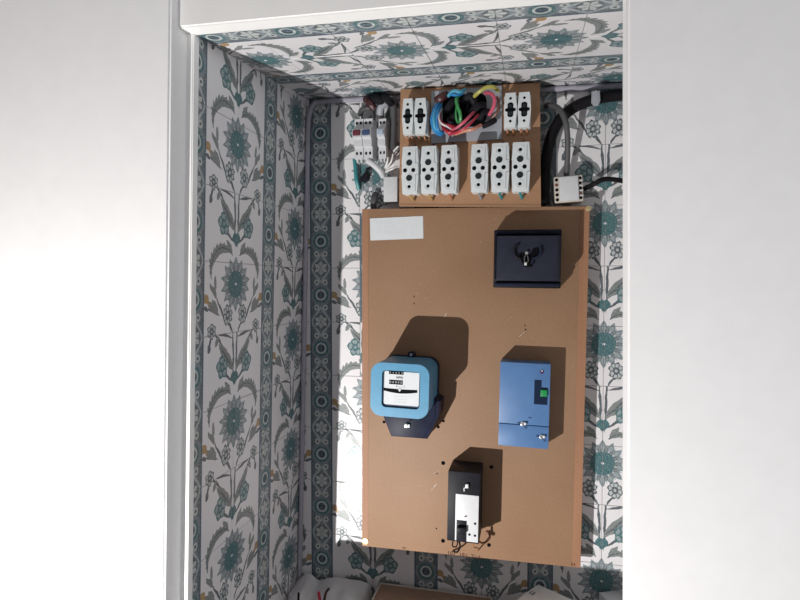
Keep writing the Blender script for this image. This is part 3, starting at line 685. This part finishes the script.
for k, (pts, r, m, lab) in enumerate((
    ([(439, 103, -.50), (435, 110, -.60), (432.5, 120, -.62), (435, 130, -.60), (441, 134.5, -.50)], .0048, 'blue', 'thick blue wire bent down the left side of the tangle'),
    ([(441, 105, -.50), (438, 112, -.64), (436.5, 121, -.66), (438.5, 130, -.62), (443, 133, -.5)], .0036, 'blue', 'thin blue wire lying inside the thick blue one'),
    ([(438, 102, -.5), (436.5, 108, -.58), (434, 117, -.68), (434.5, 126, -.66), (438, 133, -.56)], .0030, 'cyan', 'bright cyan wire crossing the blue wires at the left'),
    ([(448, 96, -.52), (454, 91, -.62), (460, 92, -.62), (465, 89.5, -.52)], .0036, 'cyan', 'cyan wire curling over the top of the tangle'),
    ([(450, 94, -.55), (455, 95, -.64), (462, 94, -.55)], .003, 'blue', 'short blue wire under the cyan curl at the top'),
    ([(460, 95, -.54), (456.5, 99, -.62), (457.5, 106, -.68), (460, 113, -.70), (460.5, 120, -.66), (459, 126, -.55)], .0034, 'green', 'bright green wire hanging down the middle of the tangle'),
    ([(457, 104, -.55), (456, 112, -.62), (456.5, 119, -.62), (458, 123, -.55)], .0024, 'green', 'thin green wire beside the bright green one'),
    ([(473, 97.5, -.55), (479, 92, -.68), (486, 87.5, -.70), (493, 87, -.66), (498, 91, -.52)], .0040, 'yellow', 'yellow wire arching over the right of the tangle'),
    ([(485, 93, -.55), (491, 93.5, -.66), (494.5, 99, -.70), (493.5, 107, -.66), (489, 115, -.55)], .0036, 'pink', 'pink wire arching down below the yellow wire'),
    ([(440, 113, -.55), (439, 118, -.66), (443, 124, -.70), (450, 126, -.68), (456, 127, -.55)], .0034, 'red', 'red wire loop at the lower left of the tangle'),
    ([(441.5, 109, -.55), (438.8, 116, -.68), (441, 123, -.74), (448, 127, -.70), (454, 131, -.55)], .0018, 'white', 'thin white wire alongside the red loop'),
    ([(446, 130, -.55), (455, 129, -.64), (464, 122, -.72), (470, 116, -.68), (475, 111, -.55)], .0034, 'pink', 'long pink wire rising to the right through the middle'),
    ([(449, 134.5, -.60), (458, 132, -.76), (467, 126.5, -.82), (474, 119.5, -.76), (478, 115, -.62)], .0026, 'red', 'thin red wire rising beside the long pink wire'),
    ([(443, 127, -.54), (447, 131.5, -.62), (453, 132.5, -.62), (458, 128, -.55)], .0034, 'red', 'short red wire sagging at the bottom of the tangle'),
    ([(455, 134, -.52), (464, 131, -.62), (473, 129, -.66), (481, 125, -.55)], .0036, 'orange', 'pale orange wire lying along the bottom of the tangle'),
    ([(452, 136, -.50), (456, 132, -.58), (461, 129.5, -.64), (470, 122, -.60), (478, 117, -.52)], .0022, 'grey', 'thin grey wire across the lower middle of the tangle'),
    ([(492, 118, -.52), (497, 112, -.58), (499, 104, -.58), (497, 97, -.50)], .0026, 'brown', 'brown wire at the right edge of the grey plate'))):
    loopw('wire', [PT(x, y, Y-.06) for x, y, Y in pts], r*1.2, WIRE[m], lab, 'wire', G1)

# ------------------------------------------------------------------ cables on the wall
zc = lambda z: -XC + LEAN*z
cr = .0068
pth = [W(zc(z)+.055, -.05, z) for z in (-6.55, -4, -2, 0, 2, 2.55)]
ztop = lambda X: soffit(X, -.05) - .055
pth += [W(zc(2.8)+.08, -.05, 2.86), W(zc(3)+.17, -.05, ztop(0)-.03), W(zc(3)+.34, -.05, ztop(.1))]
pth += [W(X, -.05, ztop(X)) for X in (.7, 1.5, 2.5, 3.5, 4.5, 5.4)]
bm = B(); tube(bm, pth, cr, 10, 5); tag(obj('corner_cable', bm, LCABLE), 'grey lavender cable up the left corner and along the top edge', 'cable')
loopw('power_cable', [PT(640, 93, -.22), PT(612, 96, -.22), PT(592, 100, -.22), PT(574, 107.5, -.20), PT(560, 120, -.17), PT(551, 138, -.15), PT(546, 162, -.14), PT(544.5, 185, -.14), PT(544.5, 205, -.12)], .0135, BCABLE, 'thick black power cable arching down beside the fuse panel', 'cable', n=14)
loopw('thin_cable', [PT(546, 106, -.10), PT(551, 105, -.22), PT(559, 109, -.36), PT(565, 120, -.42), PT(567.5, 136, -.36), PT(567.5, 155, -.26), PT(566.5, 176, -.16)], .0068, GCABLE, 'thinner grey cable bending down into the white terminal block', 'cable', n=12)
loopw('black_lead', [PT(584, 189, -.10), PT(594, 184, -.22), PT(603, 179.5, -.26), PT(614, 179.5, -.22), PT(634, 183, -.10)], .0060, BCABLE, 'black lead running right from the white terminal block', 'cable', n=10)
X, Z, w, h = place(((591, 95), (600, 95), (600, 105), (591, 105)), -.36)
cl = thing('cable_clip', 'small grey plastic clip gripping the thick black cable', 'clip', W(X, 0, Z))
bm = B(); prism(bm, [(-.009, .020), (.009, .020), (.0105, -.004), (.006, -.014), (-.004, -.014), (-.0095, -.006)], -.060, -.052, .002); obj('strap', bm, GPLAS, cl)
bm = B(); box(bm, -.006, .006, -.054, 0, .014, .020, .001); obj('foot', bm, GPLAS, cl)
bm = B(); disc(bm, 0, .017, .003, -.063, -.058, 10); obj('nail_head', bm, METAL, cl)

# white terminal block right of the fuse panel
TD = .30
X, Z, w, h = place(((554.3, 176), (583.2, 174.5), (583.2, 201), (554.6, 202.3)), -TD)
tb = thing('terminal_block', 'white square terminal block with rows of holes, right of fuse panel', 'terminal block', W(X, 0, Z), math.radians(-3))
d = TD*T
bm = B(); box(bm, -w/2, w/2, -d*.85, 0, -h/2, h/2, .002); obj('base', bm, mat('ivory_plastic', (.60, .55, .48), .5), tb)
bm = B(); box(bm, -w*.32, w*.34, -d, -d*.84, -h*.46, h*.46, .0015); obj('cover', bm, WPLAS, tb)
for s, xx in ((-1, -.41*w), (1, .42*w)):
    for k in range(5):
        z_ = -h*.38 + h*.76*k/4
        bm = B(); disc(bm, xx, z_, .0040 if s < 0 else .0034, -d*.85-.0006, -d*.8, 10); obj('terminal_hole', bm, HOLE if (k*3+s) % 4 else WIRE['brown'], tb)
    if s > 0:
        for k in range(4):
            z_ = -h*.285 + h*.76*k/4
            bm = B(); box(bm, xx-.006, xx+.006, -d*.85-.003, -d*.84, z_-.0012, z_+.0012, .0004); obj('divider', bm, WPLAS, tb)

# ------------------------------------------------------------------ small breakers on the left
GB = 'small white breakers at the upper left'
def mini_breaker(xa, xb, ya, yb, Yf, tog, label, two=True):
    X, Z, w, h = place(((xa, ya), (xb, ya), (xb, yb), (xa, yb)), Yf)
    t = thing('mini_breaker', label, 'circuit breaker', W(X, 0, Z), 0, GB); d = -Yf*T
    prof = [(0, -h/2), (-d*.70, -h/2), (-d*.70, -h*.22), (-d*.86, -h*.20), (-d*.86, -h*.02), (-d, 0), (-d, h*.20), (-d*.86, h*.22), (-d*.70, h*.30), (-d*.70, h/2), (0, h/2)]
    bm = B(); vl = [[bm.verts.new((x, y, z)) for y, z in prof] for x in (-w*.485, w*.485)]
    bm.faces.new(vl[0]); bm.faces.new(vl[1][::-1])
    for k in range(len(prof)): j = (k+1) % len(prof); bm.faces.new((vl[0][k], vl[1][k], vl[1][j], vl[0][j]))
    obj('body', bm, WPLAS, t, smooth=None)
    bm = B(); box(bm, -w*.40, w*.40, -d-.006, -d+.002, h*.04, h*.17, .002); obj('toggle', bm, tog, t)
    bm = B(); box(bm, -w*.32, w*.32, -d*.86-.0006, -d*.85, -h*.16, -h*.07); obj('rating_print', bm, FAINT, t)
    for zz in (.40, -.36):
        for k in (-1, 1):
            bm = B(); box(bm, k*w*.22-w*.11, k*w*.22+w*.11, -d*.70-.0005, -d*.69, zz*h-.0035, zz*h+.0035); obj('terminal_hole', bm, HOLE, t)
    for k in (-1, 1):
        bm = B(); box(bm, k*w*.22-w*.10, k*w*.22+w*.10, -d*.66, -d*.3, -h*.58, -h*.49, .001); obj('terminal_foot', bm, WPLAS, t)
    return t
mini_breaker(352.3, 361.2, 117, 157.5, -.42, mat('red_toggle', (.13, .02, .035), .5), 'small white breaker with red switch at the far upper left')
mini_breaker(361.5, 370.6, 116.5, 157.2, -.42, mat('blue_toggle', (.045, .075, .17), .5), 'small white breaker with dark blue switch')
mini_breaker(376.6, 384.3, 116.5, 156.5, -.42, mat('pale_blue_toggle', (.42, .50, .60), .4), 'narrow white breaker with pale blue switch next to fuse panel')
loopw('conduit_tail', [PT(392, 97, -.26), PT(393.5, 110, -.20), PT(393.5, 130, -.14), PT(393, 150, -.12)], .0095, GCABLE, 'grey cable hanging straight down between the breakers and fuse panel', 'cable', n=12)
loopw('conduit_tail', [PT(380, 114.5, -.20), PT(381, 107, -.26), PT(386, 103, -.26), PT(393, 99, -.22)], .0100, GPLAS, 'pale grey cable end bent above the narrow breaker', 'cable', n=12)
loopw('conduit_tail', [PT(360, 115.5, -.15), PT(362, 110, -.15), PT(368, 108, -.2), PT(374, 108, -.15)], .0075, GCABLE, 'short grey cable bent above the red and blue switched breakers', 'cable', n=12)
for pts, r, m, lab in (([(366, 99, -.2), (370, 103, -.3), (374, 108, -.25)], .010, 'darkred', 'dark maroon cable end under the ceiling at the upper left'),
                       ([(371, 99, -.2), (377, 99, -.32), (384, 104, -.25)], .012, 'black', 'thick black cable knot under the ceiling at the upper left'),
                       ([(380, 97, -.2), (386, 98.5, -.36), (390, 102, -.3), (395, 106, -.15)], .010, 'black', 'black cable bend touching the left end of the fuse panel')):
    blob('cable_end', [PT(x, y, Y) for x, y, Y in pts], r, DARKM if m == 'black' else WIRE[m], lab, 'dark cable ends at the upper left', 'cable')
loopw('earth_lead', [PT(354.5, 159, -.10), PT(355.5, 168, -.10), PT(356.5, 180, -.10), PT(359, 190, -.02)], .0055, WIRE['teal'], 'teal lead hanging below the red switched breaker', 'cable', n=8)
loopw('white_sleeve', [PT(368, 161, -.28), PT(374, 165, -.28), PT(380, 171, -.24), PT(383, 176, -.12)], .0080, WPLAS, 'white cable sleeve slanting down below the breakers', 'cable', n=12)
G3 = 'white wire ends below the narrow breaker'
for pts, lab in (([(386, 168, -.15), (391, 162, -.26), (393, 154, -.30)], 'white wire end pointing straight up beside the fuse panel'),
                 ([(386, 170, -.15), (392, 166, -.26), (397, 160, -.28)], 'white wire end pointing up right at the fuse panel'),
                 ([(385, 172, -.15), (392, 169, -.26), (398, 166, -.22)], 'white wire end lying almost level above the white box'),
                 ([(384, 170, -.15), (387, 163, -.24), (388, 157, -.28)], 'white wire end nearest the narrow breaker'),
                 ([(394, 151, -.18), (396.5, 148, -.26), (398.5, 146, -.3)], 'tiny white wire end at the left edge of the fuse panel')):
    bm = B(); tube(bm, [PT(x, y, Y) for x, y, Y in pts], .0032, 8, 5, taper=.6); tag(obj('wire_end', bm, WIRE['white']), lab, 'wire', G3)
bk = thing('wire_clamp', 'black wire clamp hanging over the teal flower on the tiles', 'clamp', W(*[at(364.5, 177, -.10).x, 0, at(364.5, 177, -.10).z]))
bm = B(); prism(bm, [(-.013, -.010), (-.004, .006), (.006, .014), (.012, .006), (.009, -.008), (-.002, -.014)], -.022, -.002, .003); obj('jaw', bm, BLACK, bk)
bm = B(); tube(bm, [(.004, -.015, .012), (.008, -.018, .020), (.014, -.014, .024)], .0035, 8); obj('lever', bm, BLACK, bk)
# white bell switch box left of the panel
X, Z, w, h = place(((383, 177.5), (397.3, 176), (397.3, 201.5), (383.2, 202.3)), -.20)
ws_ = thing('wall_switch', 'small white switch box at the lower left of the fuse panel', 'switch', W(X, 0, Z), 0)
bm = B(); box(bm, -w/2, w/2, -.022, 0, -h/2, h/2, .0015); obj('back_box', bm, GPLAS, ws_)
bm = B(); box(bm, -w/2+.001, w/2, -.030, -.021, -h/2+.001, h/2, .002); cv = obj('cover', bm, WPLAS, ws_)
text_mesh('faint_mark', '^\n|', .012, FAINT, cv, -.004, -.0303, h*.20); text_mesh('faint_mark', '-', .012, FAINT, cv, -.004, -.0303, -h*.38)
loopw('cable_stub', [PT(374, 212, -.08), PT(373.5, 205, -.12), PT(374, 199, -.14), PT(376, 194, -.06)], .0085, GCABLE, 'grey brown cable stub rising behind the top left of meter board', 'cable', n=10)

# ------------------------------------------------------------------ things standing at the bottom of the niche
FZ = Z0 + FLOOR_Z*T
# crumpled white bag
import mathutils
prof = [(276, 603), (286, 592), (294, 584.5), (300, 577.5), (305, 574), (311, 574.5), (316, 579.5), (320, 581), (328, 578.5), (338, 577.5), (350, 580), (360, 581), (368, 584), (372, 592)]
def prof_at(t):
    k = t*(len(prof)-1); i = min(int(k), len(prof)-2); f_ = k-i
    return prof[i][0]+(prof[i+1][0]-prof[i][0])*f_, prof[i][1]+(prof[i+1][1]-prof[i][1])*f_
bm = B(); NU, NV = 44, 16; grid = []
for i in range(NU+1):
    px_, py_ = prof_at(i/NU); tp_ = at(px_, py_, -.12); row = []
    for j in range(NV+1):
        t = j/NV; side = 1.0
        P_ = Vector((tp_.x*T, (-.10-1.25*t*side)*T, Z0+tp_.z*T))
        P_.z -= (.036*t + .020*t*t)
        n_ = mathutils.noise.noise(P_*26) + .7*abs(mathutils.noise.noise(P_*48))
        P_.z += .011*n_*min(1, t*3); P_.y += .004*n_*min(1, t*3)
        row.append(bm.verts.new(P_))
    grid.append(row)
for i in range(NU):
    for j in range(NV): bm.faces.new((grid[i][j], grid[i][j+1], grid[i+1][j+1], grid[i+1][j]))
rim = [grid[i][0] for i in range(NU+1)] + [grid[NU][j] for j in range(1, NV+1)] + [grid[i][NV] for i in range(NU-1, -1, -1)] + [grid[0][j] for j in range(NV-1, 0, -1)]
low = [bm.verts.new((v.co.x, v.co.y, FZ+.0006)) for v in rim]
for k in range(len(rim)):
    j = (k+1) % len(rim); bm.faces.new((rim[k], rim[j], low[j], low[k]))
bag = obj('plastic_bag', bm, mat('white_film', (.66, .65, .66), .35, noise=.05, nscale=14, bump=.3), smooth=50)
tag(bag, 'crumpled white plastic bag in the lower left of the niche', 'bag')
# pliers with red handles
pr = thing('pliers', 'pliers with red and black handles poking out of the white bag', 'pliers', W(at(322, 604, -.86).x, -.86, at(322, 604, -.86).z))
def lp3(x, y, Y): p = W(*at(x, y, Y)) - pr.location; return tuple(p)
bm = B(); tube(bm, [lp3(322, 622, -.86), lp3(319.5, 598, -.86), lp3(318.5, 592, -.86)], .0040, 8); obj('red_handle', bm, WIRE['red'], pr)
bm = B(); tube(bm, [lp3(322, 622, -.86), lp3(325, 596, -.86), lp3(329, 588.5, -.86)], .0034, 8); obj('dark_handle', bm, WIRE['darkred'], pr)
loopw('rod', [PT(298, 640, -.92), PT(298.5, 598, -.9), PT(298.8, 593.5, -.9)], .003, BCABLE, 'short dark rod end left of the red handled pliers', 'rod')
loopw('rod', [PT(287, 640, -.92), PT(288, 590, -.86), PT(288.5, 577, -.84)], .0012, GCABLE, 'thin grey rod standing in the lower left corner', 'rod')

def floor_box(name, label, cat, back_left, back_right, depth, m, rim=None, lip=.012):
    """box standing on the niche floor; back_left / back_right are the rear top corners (plan X, Y), top at Z"""
    (xa, ya, z), (xb, yb, _) = back_left, back_right
    A = W(xa, ya, z); Bq = W(xb, yb, z); ax = (Bq-A); wd = ax.length; ax.normalize(); n = Vector((ax.y, -ax.x, 0))
    c = A + ax*wd/2 + n*depth/2; hgt = A.z - FZ
    e = thing(name, label, cat, (c.x, c.y, FZ)); e.rotation_euler = (0, 0, math.atan2(ax.y, ax.x))
    bm = B(); box(bm, -wd/2, wd/2, -depth/2, depth/2, 0, hgt-.002, .001); obj('body', bm, m, e)
    if rim:
        for x0, x1, y0, y1 in ((-wd/2, wd/2, depth/2-.004, depth/2), (-wd/2, wd/2, -depth/2, -depth/2+.004), (-wd/2, -wd/2+.004, -depth/2, depth/2), (wd/2-.004, wd/2, -depth/2, depth/2)):
            bm = B(); box(bm, x0, x1, y0, y1, hgt-.010, hgt+.001, .001); obj('rim', bm, rim, e)
    return e, wd, hgt
p0 = at(380, 582.5, -.10); zt = p0.z
def on_z(x, y, z):
    d = fw + rt*((x-400)/FPX) + up*((300-y)/FPX); t = (z-CZ)/d.z; return Vector((CX, CY, CZ))+d*t
p1 = on_z(515, 600, zt); p1 = p0 + (p1-p0)*.84
floor_box('cardboard_box', 'brown cardboard box with pale rim standing below the breaker', 'box', (p0.x, p0.y, zt), (p1.x, p1.y, zt), .10, CARD, mat('pale_card_edge', (.55, .50, .46), .7))
p0 = at(538, 583.5, -.16); zt = p0.z; p1 = on_z(575, 600, zt)
e, wd, hg = floor_box('white_carton', 'small tilted white carton with black print at the bottom right', 'box', (p0.x, p0.y, zt), (p1.x, p1.y, zt), .14, mat('white_card', (.72, .71, .69), .6, noise=.04))
text_mesh('carton_print', '(2', .018, INK, e, -wd/2+.012, .14/2-.046, hg-.0012, flat=True)
p0 = at(599, 591.5, -.12); zt = p0.z; p1 = on_z(622, 588.5, zt)
floor_box('white_packet', 'small white packet at the lower right against the tiles', 'box', (p0.x, p0.y, zt), (p1.x, p1.y, zt), .07, WPLAS)
